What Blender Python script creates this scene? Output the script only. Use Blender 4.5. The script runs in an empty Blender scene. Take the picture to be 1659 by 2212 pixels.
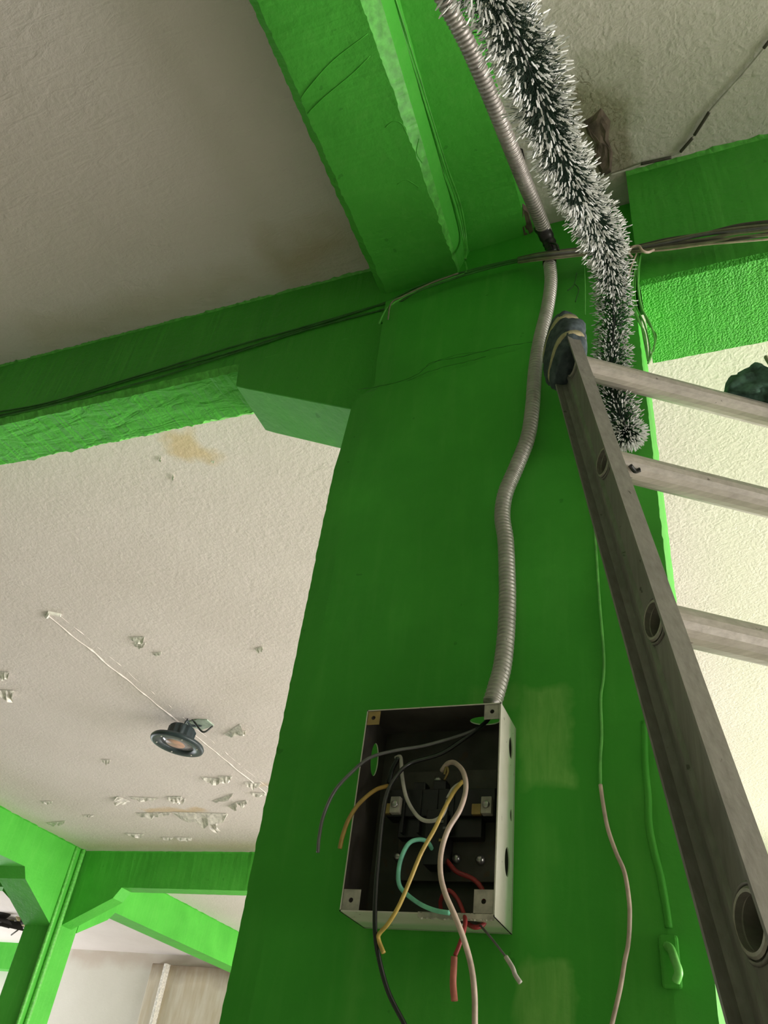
import bpy, bmesh, math, random
from mathutils import Vector, Matrix, noise

random.seed(7)
C = bpy.context.scene
ZO = 1.5                                   # eye height above the floor

# ------------------------------------------------------------ camera
F_PX = 1780.0
EUL = (math.radians(128.109), 0.0, 0.0)
def rx(t): return Matrix.Rotation(t, 3, 'X')
def rz(t): return Matrix.Rotation(t, 3, 'Z')
RM = rz(math.radians(26.234)) @ rx(math.radians(128.109)) @ rz(math.radians(8.497))
cam_d = bpy.data.cameras.new('camera')
cam = bpy.data.objects.new('camera', cam_d)
C.collection.objects.link(cam)
cam.matrix_world = Matrix.Translation((0, 0, ZO)) @ RM.to_4x4()
cam_d.sensor_fit = 'VERTICAL'; cam_d.sensor_height = 36.0
cam_d.lens = F_PX / 2212.0 * 36.0
cam_d.clip_start = 0.02; cam_d.clip_end = 100
C.camera = cam

# ------------------------------------------------------------ world, light, exposure
C.view_settings.view_transform = 'Standard'
C.view_settings.look = 'None'
C.view_settings.gamma = 1.0
C.view_settings.use_curve_mapping = False
C.view_settings.exposure = 0.0
w = bpy.data.worlds.new('sky'); C.world = w; w.use_nodes = True
w.node_tree.nodes['Background'].inputs[0].default_value = (0.80, 0.90, 1.0, 1)
w.node_tree.nodes['Background'].inputs[1].default_value = 0.25
def area(name, loc, direction, sx, sy, power, col):
    d = bpy.data.lights.new(name, 'AREA'); d.shape = 'RECTANGLE'; d.size = sx; d.size_y = sy
    d.energy = power; d.color = col
    o = bpy.data.objects.new(name, d); C.collection.objects.link(o)
    o.location = (loc[0], loc[1], loc[2] + ZO)
    o.rotation_euler = Vector(direction).to_track_quat('-Z', 'Y').to_euler()
    return o
# daylight entering through the wide window openings (right wall, far wall, left wall)
area('daylight_window_right', (5.6, 4.9, -0.15), (-1, 0.05, 0.18), 6.4, 1.8, 790, (1.0, 0.95, 0.90))
area('daylight_window_near', (5.6, 0.2, -0.3), (-1, -0.05, 0.12), 1.8, 1.6, 95, (1.0, 0.97, 0.92))
area('daylight_window_back', (-1.5, 9.35, -0.5), (-0.35, -1, 0.2), 4.6, 1.4, 125, (1.0, 0.95, 0.92))
area('daylight_window_left', (-10.5, 7.7, -0.4), (1, 0, 0.25), 3.2, 1.5, 170, (0.93, 0.96, 1.0))

# ------------------------------------------------------------ helpers
def ray(x, y):
    return RM @ Vector(((x - 829.5) / F_PX, -(y - 1106.0) / F_PX, -1.0))
def onY(x, y, Y): r = ray(x, y); return r * (Y / r.y)
def onZ(x, y, Z): r = ray(x, y); return r * (Z / r.z)
def onX(x, y, X): r = ray(x, y); return r * (X / r.x)
def atD(x, y, D): return ray(x, y).normalized() * D

MATS = {}
class NT:
    def __init__(s, name):
        m = bpy.data.materials.new(name); m.use_nodes = True
        s.m = m; s.t = m.node_tree; s.n = s.t.nodes; s.b = s.n['Principled BSDF']; MATS[name] = m
    def node(s, typ, **kw):
        n = s.n.new(typ)
        for k, v in kw.items():
            if isinstance(k, str) and hasattr(n, k): setattr(n, k, v)
        return n
    def link(s, a, b): s.t.links.new(a, b)
    def pos(s): return s.node('ShaderNodeNewGeometry').outputs['Position']
    def objc(s): return s.node('ShaderNodeTexCoord').outputs['Object']
    def mapping(s, vec, scale=(1, 1, 1), rot=(0, 0, 0), loc=(0, 0, 0)):
        n = s.node('ShaderNodeMapping'); s.link(vec, n.inputs[0])
        n.inputs['Scale'].default_value = scale; n.inputs['Rotation'].default_value = rot; n.inputs['Location'].default_value = loc
        return n.outputs[0]
    def noise(s, vec, scale, detail=4, rough=.55, dist=0):
        n = s.node('ShaderNodeTexNoise'); s.link(vec, n.inputs['Vector'])
        n.inputs['Scale'].default_value = scale; n.inputs['Detail'].default_value = detail
        n.inputs['Roughness'].default_value = rough; n.inputs['Distortion'].default_value = dist
        return n.outputs['Fac']
    def ramp(s, fac, a, b, ca=(0, 0, 0, 1), cb=(1, 1, 1, 1)):
        n = s.node('ShaderNodeValToRGB'); s.link(fac, n.inputs[0])
        e = n.color_ramp.elements; e[0].position = a; e[1].position = b; e[0].color = ca; e[1].color = cb
        return n.outputs[0]
    def mix(s, fac, a, b, typ='MIX'):
        n = s.node('ShaderNodeMix'); n.data_type = 'RGBA'; n.blend_type = typ
        for sock, v in ((n.inputs[0], fac), (n.inputs[6], a), (n.inputs[7], b)):
            if hasattr(v, 'links'): s.link(v, sock)
            elif isinstance(v, (int, float)): sock.default_value = v
            else: sock.default_value = (*v, 1) if len(v) == 3 else v
        return n.outputs[2]
    def math(s, op, a, b=None, c=None, clamp=False):
        n = s.node('ShaderNodeMath'); n.operation = op; n.use_clamp = clamp
        for i, v in enumerate((a, b, c)):
            if v is None: continue
            if hasattr(v, 'links'): s.link(v, n.inputs[i])
            else: n.inputs[i].default_value = v
        return n.outputs[0]
    def sep(s, vec):
        n = s.node('ShaderNodeSeparateXYZ'); s.link(vec, n.inputs[0]); return n.outputs
    def bump(s, h, strength=.4, dist=.01, prev=None):
        n = s.node('ShaderNodeBump'); s.link(h, n.inputs['Height'])
        n.inputs['Strength'].default_value = strength; n.inputs['Distance'].default_value = dist
        if prev: s.link(prev, n.inputs['Normal'])
        return n.outputs[0]
    def box(s, co, x0, x1, z0, z1, soft, ax=0, az=2):
        """1 inside a rectangle of world co-ordinates, soft edged"""
        def band(v, a, b):
            p = s.math('MULTIPLY', s.math('SUBTRACT', v, a), 1 / soft, clamp=True)
            q = s.math('MULTIPLY', s.math('SUBTRACT', b, v), 1 / soft, clamp=True)
            return s.math('MULTIPLY', p, q)
        return s.math('MULTIPLY', band(co[ax], x0, x1), band(co[az], z0, z1))
    def out(s, col, rough=.6, normal=None, metal=0, spec=.5):
        b = s.b
        if hasattr(col, 'links'): s.link(col, b.inputs['Base Color'])
        else: b.inputs['Base Color'].default_value = (*col, 1)
        if hasattr(rough, 'links'): s.link(rough, b.inputs['Roughness'])
        else: b.inputs['Roughness'].default_value = rough
        b.inputs['Metallic'].default_value = metal
        b.inputs['Specular IOR Level'].default_value = spec
        if normal: s.link(normal, b.inputs['Normal'])
        return s.m
def simple(name, col, rough=.5, metal=0, nscale=40, var=.25, bump=.1, spec=.5):
    t = NT(name); o = t.objc(); n = t.noise(o, nscale, 5)
    c = t.mix(t.ramp(n, .35, .7), tuple(v * (1 - var) for v in col), tuple(min(1, v * (1 + var)) for v in col))
    return t.out(c, rough, t.bump(n, bump, .002), metal, spec)

def distorted(t, amt, scale):
    n = t.node('ShaderNodeTexNoise'); p = t.pos(); t.link(p, n.inputs['Vector']); n.inputs['Scale'].default_value = scale
    n.inputs['Detail'].default_value = 4
    a = t.node('ShaderNodeVectorMath', operation='SUBTRACT'); t.link(n.outputs['Color'], a.inputs[0]); a.inputs[1].default_value = (.5, .5, .5)
    b = t.node('ShaderNodeVectorMath', operation='SCALE'); t.link(a.outputs[0], b.inputs[0]); b.inputs['Scale'].default_value = amt
    c = t.node('ShaderNodeVectorMath', operation='ADD'); t.link(p, c.inputs[0]); t.link(b.outputs[0], c.inputs[1])
    return c.outputs[0]

GREEN = (0.105, 0.50, 0.060)
def green_paint(name, kind):
    t = NT(name); p = t.pos()
    big = t.noise(p, 2.6, 4); fine = t.noise(p, 55, 6, .6)
    streak = t.noise(t.mapping(p, (14, 14, 1.6)), 3, 5)
    c = t.mix(t.ramp(big, .3, .75), (0.066, .39, .040), (0.100, .53, .060))
    c = t.mix(t.math('MULTIPLY', t.ramp(streak, .5, .75), .22), c, (.17, .58, .10))
    if kind == 'column':
        co = t.sep(distorted(t, .035, 22))
        m = None
        for (x0, x1, z0, z1, s_, k) in ((-.250, -.178, 1.5 + .385, 1.5 + .53, .012, .85), (-.262, -.205, 1.5 + .44, 1.5 + .50, .02, .5),
                                        (-.252, -.185, 1.5 + .115, 1.5 + .20, .010, .95), (-.24, -.20, 1.5 + .2, 1.5 + .37, .03, .30),
                                        (-.46, -.425, 1.5 + .10, 1.5 + .25, .02, .28), (-.33, -.24, 1.5 + .49, 1.5 + .535, .015, .38),
                                        (-.46, -.30, 1.5 + .02, 1.5 + .2, .06, .12), (-.15, -.06, 1.5 + .10, 1.5 + .42, .05, .15)):
            q = t.math('MULTIPLY', t.box(co, x0, x1, z0, z1, s_), k)
            m = q if m is None else t.math('MAXIMUM', m, q)
        st2 = t.noise(t.mapping(p, (34, 10, 5)), 3, 5, .6, .5)
        m = t.math('MULTIPLY', m, t.math('ADD', t.math('MULTIPLY', t.ramp(st2, .3, .62), .55), .5), clamp=True)
        c = t.mix(m, c, (.24, .58, .12))
        mo = t.noise(p, 11, 6, .65); c = t.mix(t.math('MULTIPLY', t.ramp(mo, .35, .7), .35), c, (.055, .33, .036))
    # small chips where the older coat shows
    sp = t.noise(p, 34, 2, .5); c = t.mix(t.math('MULTIPLY', t.ramp(sp, .73, .75), .35), c, (.03, .16, .02))
    h = t.math('ADD', t.math('MULTIPLY', fine, .5), t.math('MULTIPLY', t.noise(p, 9, 5), 1.4))
    if kind == 'rough':
        v = t.node('ShaderNodeTexVoronoi'); t.link(distorted(t, .02, 30), v.inputs['Vector']); v.inputs['Scale'].default_value = 240
        h = t.math('ADD', h, t.math('MULTIPLY', t.math('SUBTRACT', 1.0, v.outputs['Distance']), 1.3))
    if kind == 'trowel':
        h = t.math('ADD', h, t.math('MULTIPLY', t.noise(t.mapping(p, (3, 9, 9), (0, 0, .8)), 3.0, 4, .5, 1.2), 1.6))
    n = t.bump(h, {'rough': .5, 'trowel': .8, 'column': .34, 'plain': .65}[kind], .006)
    return t.out(c, t.ramp(big, .2, .8, (.42,) * 3 + (1,), (.6,) * 3 + (1,)), n, 0, .18)
green_paint('green_column', 'column'); green_paint('green_plain', 'plain')
green_paint('green_rough', 'rough'); green_paint('green_trowel', 'trowel')
simple('green_skin', (.12, .52, .07), .45, nscale=60, bump=.3)

def ceiling_mat():
    t = NT('ceiling_plaster'); p = t.pos(); co = t.sep(p); dco = t.sep(distorted(t, .16, 9))
    big = t.noise(p, 1.3, 5); fine = t.noise(p, 60, 7, .65); mid = t.noise(p, 16, 6, .6, .6)
    c = t.mix(t.ramp(big, .3, .7), (.68, .615, .575), (.76, .695, .66))
    c = t.mix(t.math('MULTIPLY', t.ramp(mid, .3, .75), .18), c, (.60, .57, .50))
    # damp: yellow ochre stains
    def stain(x0, x1, y0, y1, s_, k, col):
        nonlocal c
        c = t.mix(t.math('MULTIPLY', t.box(dco, x0, x1, y0, y1, s_, 0, 1), k), c, col)
    stain(-1.57, -1.38, 1.42, 1.59, .05, .60, (.66, .47, .20))
    stain(-.95, -.60, .86, 1.08, .10, .42, (.42, .28, .09))
    stain(-1.75, -.9, .92, 1.10, .10, .28, (.45, .36, .16))
    stain(-5.1, -2.4, 5.25, 5.7, .22, .50, (.50, .44, .22))
    stain(-5.2, -4.8, 3.6, 5.7, .25, .45, (.55, .55, .32))
    stain(-3.85, -3.3, 4.65, 4.78, .05, .6, (.60, .42, .20))
    stain(-2.75, -2.55, 4.25, 4.33, .04, .5, (.62, .46, .24))
    stain(-3.2, -2.8, 5.3, 5.55, .06, .5, (.62, .46, .22))
    # large bare brown patch where plaster fell off beside the beam
    stain(-.125, -.005, .78, .985, .03, .8, (.27, .20, .15))
    stain(-.10, .03, .72, .90, .02, .30, (.30, .32, .20))
    vein = t.noise(t.mapping(p, (1, 1, 1)), 26, 4, .6, 1.6)
    crack = t.ramp(t.math('ABSOLUTE', t.math('SUBTRACT', vein, .5)), .0, .035, (1, 1, 1, 1), (0, 0, 0, 1))
    c = t.mix(t.math('MULTIPLY', t.math('MULTIPLY', t.box(dco, -.125, -.03, .76, .96, .02, 0, 1), crack), .9), c, (.10, .055, .03))
    # green bounced light painted into the ceiling colour, bays right of the near beam
    c = t.mix(t.math('MULTIPLY', t.box(co, -.26, 6, -4, 1.06, .05, 0, 1), .22), c, (.52, .60, .36))
    c = t.mix(t.math('MULTIPLY', t.box(co, -.2, 6, 1.1, 9, .3, 0, 1), .45), c, (.68, .76, .52))
    v = t.node('ShaderNodeTexVoronoi'); v.feature = 'SMOOTH_F1'
    t.link(distorted(t, .05, 24), v.inputs['Vector']); v.inputs['Scale'].default_value = 105
    stip = t.math('MULTIPLY', t.math('SUBTRACT', 1.0, v.outputs['Distance']), t.math('ADD', t.math('MULTIPLY', t.box(co, -.3, 6, -4, 9, .1, 0, 1), .6), .05))
    ridge = t.noise(t.mapping(p, (5, 16, 1), (0, 0, .35)), 2.2, 6, .55, 1.2)
    h = t.math('ADD', t.math('ADD', t.math('MULTIPLY', fine, 1.1), stip), t.math('MULTIPLY', t.math('MULTIPLY', ridge, t.math('SUBTRACT', 1.15, t.box(co, -20, 20, 1.15, 20, .1, 0, 1))), 1.7))
    h = t.math('ADD', h, t.math('MULTIPLY', mid, 1.0))
    return t.out(c, .8, t.bump(h, .42, .006), 0, .2)
ceiling_mat()
def wall_mat():
    t = NT('wall_plaster'); p = t.pos(); big = t.noise(p, .8, 5); fine = t.noise(p, 30, 6)
    c = t.mix(t.ramp(big, .3, .7), (.58, .55, .47), (.68, .65, .58))
    co = t.sep(distorted(t, .3, 3))
    c = t.mix(t.math('MULTIPLY', t.box(co, -8.3, -5.2, 1.5 + 1.50, 3.3, .12), .6), c, (.50, .40, .33))
    return t.out(c, .8, t.bump(fine, .3, .006), 0, .2)
wall_mat()
def stained():
    t = NT('stained_door_paint'); p = t.pos(); co = t.sep(distorted(t, .25, 4))
    n = t.noise(t.mapping(p, (8, 8, 1.2)), 2, 5)
    c = t.mix(t.ramp(n, .35, .65), (.62, .56, .46), (.52, .44, .32))
    c = t.mix(t.math('MULTIPLY', t.box(co, -9, -4, 2.9, 3.4, .25), .8), c, (.16, .10, .06))
    return t.out(c, .7, t.bump(n, .2, .005), 0, .3)
stained()
simple('bounce_damping_wall', (.05, .13, .05), .7, nscale=3)
simple('floor_screed', (.50, .48, .44), .7, nscale=3, var=.12)
simple('rubble_brown', (.16, .12, .09), .9, nscale=30, var=.5, bump=.6)
simple('bare_plaster', (.80, .76, .70), .85, nscale=45, bump=.4)

def alu(name, a, b, rough, sc=(30, 30, 2)):
    t = NT(name); o = t.objc()
    st = t.noise(t.mapping(o, sc), 6, 6, .6); bl = t.noise(o, 7, 5); sp = t.noise(o, 60, 3)
    c = t.mix(t.ramp(st, .3, .7), a, b)
    c = t.mix(t.math('MULTIPLY', t.ramp(bl, .45, .75), .5), c, tuple(v * .55 for v in a))
    c = t.mix(t.math('MULTIPLY', t.ramp(sp, .70, .73), .6), c, (.03, .025, .02))
    r = t.ramp(bl, .2, .8, (rough,) * 3 + (1,), (rough + .2,) * 3 + (1,))
    return t.out(c, r, t.bump(t.math('ADD', st, sp), .15, .002), .55, .4)
alu('rail_alu', (.27, .245, .225), (.37, .34, .315), .48)
alu('rung_alu', (.42, .375, .335), (.56, .51, .46), .42, (2, 30, 30))
alu('conduit_steel', (.30, .27, .25), (.52, .48, .45), .38, (10, 10, 10))
alu('conduit_dusty', (.44, .41, .37), (.62, .59, .55), .38, (10, 10, 10))
def box_outer():
    t = NT('box_steel_out'); p = t.pos(); n = t.noise(p, 22, 6); co = t.sep(distorted(t, .02, 20)); sp = t.noise(p, 90, 3)
    c = t.mix(t.ramp(n, .3, .7), (.60, .56, .46), (.72, .68, .60))
    c = t.mix(t.math('MULTIPLY', t.box(co, .962, 1.2, 1, 3, .014, 1, 2), .55), c, (.22, .50, .18))
    c = t.mix(t.math('MULTIPLY', t.ramp(sp, .68, .72), .7), c, (.10, .06, .03))
    return t.out(c, .45, t.bump(n, .15, .002), .1)
box_outer()
simple('tab_metal', (.46, .42, .36), .5, nscale=60, var=.3)
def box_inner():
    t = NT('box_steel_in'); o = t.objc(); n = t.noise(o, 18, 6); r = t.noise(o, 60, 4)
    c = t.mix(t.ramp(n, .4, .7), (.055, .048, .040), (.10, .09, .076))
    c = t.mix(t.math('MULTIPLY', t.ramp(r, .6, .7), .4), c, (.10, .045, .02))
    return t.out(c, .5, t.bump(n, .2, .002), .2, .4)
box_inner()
simple('black_plastic', (.012, .011, .011), .35, nscale=50)
simple('brass', (.42, .30, .12), .4, .7)
simple('screw_steel', (.5, .48, .46), .3, .9)
simple('wire_black', (.014, .014, .014), .3, spec=.7)
simple('wire_grey', (.14, .135, .13), .35, spec=.6)
simple('wire_white', (.60, .55, .50), .45)
simple('wire_cream', (.66, .50, .42), .4)
simple('wire_yellow', (.70, .48, .12), .4)
simple('wire_ochre', (.42, .26, .06), .5)
simple('wire_mint', (.25, .72, .52), .4)
simple('wire_red', (.36, .035, .04), .4)
simple('wire_salmon', (.62, .19, .14), .45)
simple('cable_olive', (.22, .21, .13), .5)
simple('cable_dark', (.075, .065, .05), .5)
simple('cable_green', (.09, .42, .05), .45)
simple('cable_green_dark', (.03, .17, .02), .5)
simple('cable_bright', (.18, .62, .12), .45)
simple('cloth_blue', (.085, .105, .115), .85, nscale=90, var=.35, bump=.4, spec=.15)
simple('cloth_green', (.065, .135, .095), .75, nscale=70, var=.5, bump=.4, spec=.25)
simple('tie_cream', (.50, .42, .25), .7, nscale=90)
simple('needle_dark', (.007, .028, .014), .6, spec=.3)
simple('needle_tip', (.86, .86, .80), .6)
simple('lamp_black', (.025, .04, .045), .4)
simple('lamp_lens', (.30, .30, .32), .15, nscale=8)
simple('lamp_led', (.62, .38, .28), .4, nscale=20)
simple('mount_green', (.34, .42, .34), .6)
simple('dark_gap', (.015, .012, .01), .9)

def build(name, verts, faces, mat, parent=None, smooth=False, mats=None, fm=None, origin=None, mods=None):
    """verts are world points measured from the eye; the object's origin is put at its base"""
    me = bpy.data.meshes.new(name)
    if origin is None:
        xs = [v[0] for v in verts]; ys = [v[1] for v in verts]; zs = [v[2] for v in verts]
        origin = Vector(((min(xs) + max(xs)) / 2, (min(ys) + max(ys)) / 2, min(zs)))
    origin = Vector(origin)
    me.from_pydata([Vector(v) - origin for v in verts], [], faces)
    for m_ in (mats or [mat]): me.materials.append(MATS[m_])
    if fm: me.polygons.foreach_set('material_index', fm)
    if smooth: me.polygons.foreach_set('use_smooth', [True] * len(me.polygons))
    me.validate(); me.update()
    o = bpy.data.objects.new(name, me); C.collection.objects.link(o)
    w_ = origin + Vector((0, 0, ZO))
    if parent is not None:
        o.parent = parent; o.location = w_ - parent_world(parent)
    else: o.location = w_
    return o
def parent_world(p):
    v = Vector(p.location)
    while p.parent is not None: p = p.parent; v += Vector(p.location)
    return v
def thing(name, base, label, cat, group=None):
    o = bpy.data.objects.new(name, None); C.collection.objects.link(o)
    o.empty_display_size = .05
    o.location = Vector(base) + Vector((0, 0, ZO)); return tag(o, label, cat, group)
def tag(o, label, cat, group=None, kind=None):
    o['label'] = label; o['category'] = cat
    if group: o['group'] = group
    if kind: o['kind'] = kind
    return o
class G:
    """collects geometry"""
    def __init__(s): s.v = []; s.f = []; s.m = []
    def add(s, vs, fs, mi=0):
        k = len(s.v); s.v += [Vector(a) for a in vs]; s.f += [tuple(i + k for i in f) for f in fs]; s.m += [mi] * len(fs); return s
    def box(s, a, b, mi=0, fr=None):
        (x0, y0, z0), (x1, y1, z1) = a, b
        vs = [(x0, y0, z0), (x1, y0, z0), (x1, y1, z0), (x0, y1, z0), (x0, y0, z1), (x1, y0, z1), (x1, y1, z1), (x0, y1, z1)]
        if fr: vs = [fr(*v) for v in vs]
        return s.add(vs, [(3, 2, 1, 0), (4, 5, 6, 7), (0, 1, 5, 4), (1, 2, 6, 5), (2, 3, 7, 6), (3, 0, 4, 7)], mi)
    def obj(s, name, mat, parent=None, smooth=False, mats=None, origin=None):
        return build(name, s.v, s.f, mat, parent, smooth, mats, s.m if mats else None, origin)
def bevel(o, w_=.002, seg=2):
    m_ = o.modifiers.new('bevel', 'BEVEL'); m_.width = w_; m_.segments = seg; m_.limit_method = 'ANGLE'; return o

def catmull(pts, n=8):
    pts = [Vector(p) for p in pts]
    if len(pts) < 3: return [pts[0].lerp(pts[-1], i / n) for i in range(n + 1)]
    P = [2 * pts[0] - pts[1]] + pts + [2 * pts[-1] - pts[-2]]; out = []
    for i in range(1, len(P) - 2):
        a, b, c, d = P[i - 1:i + 3]
        for k in range(n):
            t = k / n
            out.append(.5 * ((2 * b) + (c - a) * t + (2 * a - 5 * b + 4 * c - d) * t * t + (3 * b - a - 3 * c + d) * t ** 3))
    out.append(pts[-1]); return out
def resample(path, step):
    out = [path[0].copy()]; acc = 0.0
    for a, b in zip(path[:-1], path[1:]):
        L = (b - a).length
        if L < 1e-9: continue
        pos = step - acc
        while pos <= L:
            out.append(a.lerp(b, pos / L)); pos += step
        acc = L - (pos - step)
    out.append(path[-1].copy()); return out
def sweep(g, path, rfun, seg=10, mi=0, cap=True):
    n = len(path); k0 = len(g.v); up = None; fs = []; vs = []
    for i, p in enumerate(path):
        t = (path[min(i + 1, n - 1)] - path[max(i - 1, 0)]).normalized()
        if up is None:
            up = t.orthogonal().normalized()
        up = (up - t * up.dot(t)).normalized(); sd = t.cross(up)
        r = rfun(i / max(1, n - 1), i) if callable(rfun) else rfun
        for j in range(seg):
            a = 2 * math.pi * j / seg
            vs.append(p + (up * math.cos(a) + sd * math.sin(a)) * r)
    for i in range(n - 1):
        for j in range(seg):
            fs.append((i * seg + j, i * seg + (j + 1) % seg, (i + 1) * seg + (j + 1) % seg, (i + 1) * seg + j))
    if cap:
        fs.append(tuple(range(seg))[::-1]); fs.append(tuple((n - 1) * seg + j for j in range(seg)))
    g.add(vs, fs, mi); return g
def wire(name, pts, r, mat, parent=None, label=None, cat='wire', group=None, n=8, seg=8):
    g = G(); sweep(g, catmull(pts, n), r, seg)
    o = g.obj(name, mat, parent, True)
    if label: tag(o, label, cat, group)
    return o

def beam(name, prof, axis, a0, a1, step, mats, face_m, jit, label, extra=None, seed=0, kind='structure', cat='beam', close=True, taper=None):
    """sweeps a 2D profile along an axis; jit = roughness of each profile corner (broken plaster edges)"""
    rnd = random.Random(seed); N = max(1, int(abs(a1 - a0) / step)); m_ = len(prof); vs = []; fs = []; fm = []
    for i in range(N + 1):
        a = a0 + (a1 - a0) * i / N
        for j, (u, v) in enumerate(prof):
            q = jit[j]
            if taper: u, v = taper(j, a, u, v)
            nz = noise.noise(Vector((a * 22, j * 9.1, seed))) * 1.2 + noise.noise(Vector((a * 75, j * 3.7, seed + 5))) * .9 + rnd.uniform(-.35, .35)
            nz2 = noise.noise(Vector((a * 40, j * 5.3, seed + 9))) + rnd.uniform(-.3, .3)
            u2 = u + (nz * q[0]); v2 = v + nz2 * q[1]
            vs.append((u2, a, v2) if axis == 'y' else (a, u2, v2))
    rng = range(m_) if close else range(m_ - 1)
    for i in range(N):
        for j in rng:
            k = (j + 1) % m_
            f = (i * m_ + j, i * m_ + k, (i + 1) * m_ + k, (i + 1) * m_ + j)
            fs.append(f); fm.append(face_m[j])
    fs.append(tuple(range(m_))); fm.append(0); fs.append(tuple(N * m_ + j for j in range(m_))[::-1]); fm.append(0)
    if extra: extra(vs, fs, fm)
    o = build(name, vs, fs, None, None, False, mats, fm)
    bm_ = bmesh.new(); bm_.from_mesh(o.data); bmesh.ops.recalc_face_normals(bm_, faces=bm_.faces); bm_.to_mesh(o.data); bm_.free()
    tag(o, label, cat, None, kind); return o

CZ = 1.72        # ceiling height above the eye
def struct(o): o['kind'] = 'structure'; return o

# ------------------------------------------------------------ room shell
g = G(); g.box((-14, -4, CZ), (6, 9.7, CZ + .2)); ceiling = struct(g.obj('ceiling', 'ceiling_plaster'))
g = G(); g.box((-14, -4, -ZO - .1), (6, 9.7, -ZO)); struct(g.obj('floor', 'floor_screed'))
def wall_open(name, fn, s0, s1, holes, mat='wall_plaster'):
    g = G(); z0, z1 = -ZO, CZ
    cuts = sorted(set([s0, s1] + [h for H in holes for h in H[:2]]))
    for a, b in zip(cuts[:-1], cuts[1:]):
        H = [h for h in holes if h[0] <= a and h[1] >= b]
        spans = [(z0, z1)] if not H else [(z0, H[0][2]), (H[0][3], z1)]
        for (c, d) in spans:
            if d > c: g.box(*fn(a, b, c, d))
    return struct(g.obj(name, mat))
wall_open('wall_right', lambda a, b, c, d: ((6, a, c), (6.2, b, d)), -4, 9.7, [(-.8, 1.1, -1.2, 1.0), (1.4, 4.2, -1.2, 1.0), (4.8, 8.0, -1.2, 1.0)])
wall_open('wall_left', lambda a, b, c, d: ((-14.2, a, c), (-14, b, d)), -4, 9.7, [(6.1, 9.3, -1.0, 1.0)])
wall_open('wall_front', lambda a, b, c, d: ((a, -4.2, c), (b, -4, d)), -14, 6, [], 'bounce_damping_wall')  # unseen wall, its dark colour invented to cut bounced light on front faces
wall_open('wall_back', lambda a, b, c, d: ((a, 9.6, c), (b, 9.8, d)), -14, 6, [(-3.9, .9, -1.25, .25)])
# window frames in the openings
def window(name, fr, s0, s1, z0, z1):
    g = G(); n = 3
    for i in range(n + 1):
        s = s0 + (s1 - s0) * i / n; g.box(*fr(s - .025, s + .025, z0, z1))
    for z in (z0, z1 - .05, (z0 + z1) / 2): g.box(*fr(s0, s1, z, z + .05))
    return struct(g.obj(name, 'bare_plaster'))
window('window_1', lambda a, b, c, d: ((6.07, a, c), (6.12, b, d)), 1.4, 4.2, -1.2, 1.0)
window('window_2', lambda a, b, c, d: ((6.07, a, c), (6.12, b, d)), 4.8, 8.0, -1.2, 1.0)
window('window_3', lambda a, b, c, d: ((-14.12, a, c), (-14.07, b, d)), 6.1, 9.3, -1.0, 1.0)
window('window_4', lambda a, b, c, d: ((6.07, a, c), (6.12, b, d)), -.8, 1.1, -1.2, 1.0)

window('window_5', lambda a, b, c, d: ((a, 9.67, c), (b, 9.72, d)), -3.9, .9, -1.25, .25)

# ------------------------------------------------------------ near column
def near_column():
    # outline of the front, from top left, clockwise; jagged along the left arris
    left = [(-.571, 1.50), (-.570, 1.44), (-.566, 1.30), (-.562, 1.225), (-.585, 1.202), (-.600, 1.165), (-.606, 1.05)]
    z = 1.0; rnd = random.Random(3)
    while z > -1.5: left.append((-.611 + noise.noise(Vector((z * 45, 2, 1))) * .0011 + rnd.uniform(-.0006, .0006), z)); z -= .008
    left.append((-.612, -1.5))
    right = []
    z = -1.5
    while z < 1.335:
        right.append((-.0455 + noise.noise(Vector((z * 60, 7, 4))) * .0012 + rnd.uniform(-.0004, .0004), z)); z += .008
    right += [(-.046, 1.34), (-.047, 1.50)]
    g = G(); YF, YB = 1.0, 1.20
    n = min(len(left), len(right)); L = left; R = right[::-1]
    # resample both arrises on the same heights
    def at(lst, zz):
        for (a, za), (b, zb) in zip(lst[:-1], lst[1:]):
            if min(za, zb) <= zz <= max(za, zb) and za != zb: return a + (b - a) * (zz - za) / (zb - za)
        return lst[-1][0]
    hs = sorted(set([round(z_, 4) for _, z_ in L] + [round(1.34 - .008 * i, 4) for i in range(320)]), reverse=True)
    hs = [h for h in hs if -1.5 <= h <= 1.5]
    vs = []; fs = []; fm = []
    crack = lambda x: 1.20 + (x + .59) * .09
    NX = 14
    for h in hs:
        xl, xr = at(L, h), at(R, h)
        cham = .006
        row = [(xl + .002, YB, h)]
        for i in range(NX + 1):
            u = i / NX; x = xl + (xr - xl) * u
            y = YF + (.007 if h > crack(x) else 0) + noise.noise(Vector((x * 7, h * 7, 3))) * .0022
            if i == 0 or i == NX: y += .004
            row.append((x, y, h))
        row.append((xr + .001, YB, h)); vs += row
    m_ = NX + 3
    for i in range(len(hs) - 1):
        for j in range(m_):
            k = (j + 1) % m_
            fs.append((i * m_ + j, i * m_ + k, (i + 1) * m_ + k, (i + 1) * m_ + j)); fm.append(0)
    fs.append(tuple(range(m_))); fs.append(tuple((len(hs) - 1) * m_ + j for j in range(m_))[::-1]); fm += [0, 0]
    # recessed head of the column up to the ceiling
    b0 = len(vs)
    gg = G(); gg.box((-.60, 1.06, 1.49), (-.03, 1.19, CZ - .002))
    vs += [tuple(v) for v in gg.v]; fs += [tuple(i + b0 for i in f) for f in gg.f]; fm += [0] * 6
    o = build('concrete_column', vs, fs, 'green_column', None, False)
    bm_ = bmesh.new(); bm_.from_mesh(o.data); bmesh.ops.recalc_face_normals(bm_, faces=bm_.faces); bm_.to_mesh(o.data); bm_.free()
    tag(o, 'large dark green painted concrete column carrying the open electrical box', 'column', None, 'structure')
    return o
column = near_column()
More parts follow.
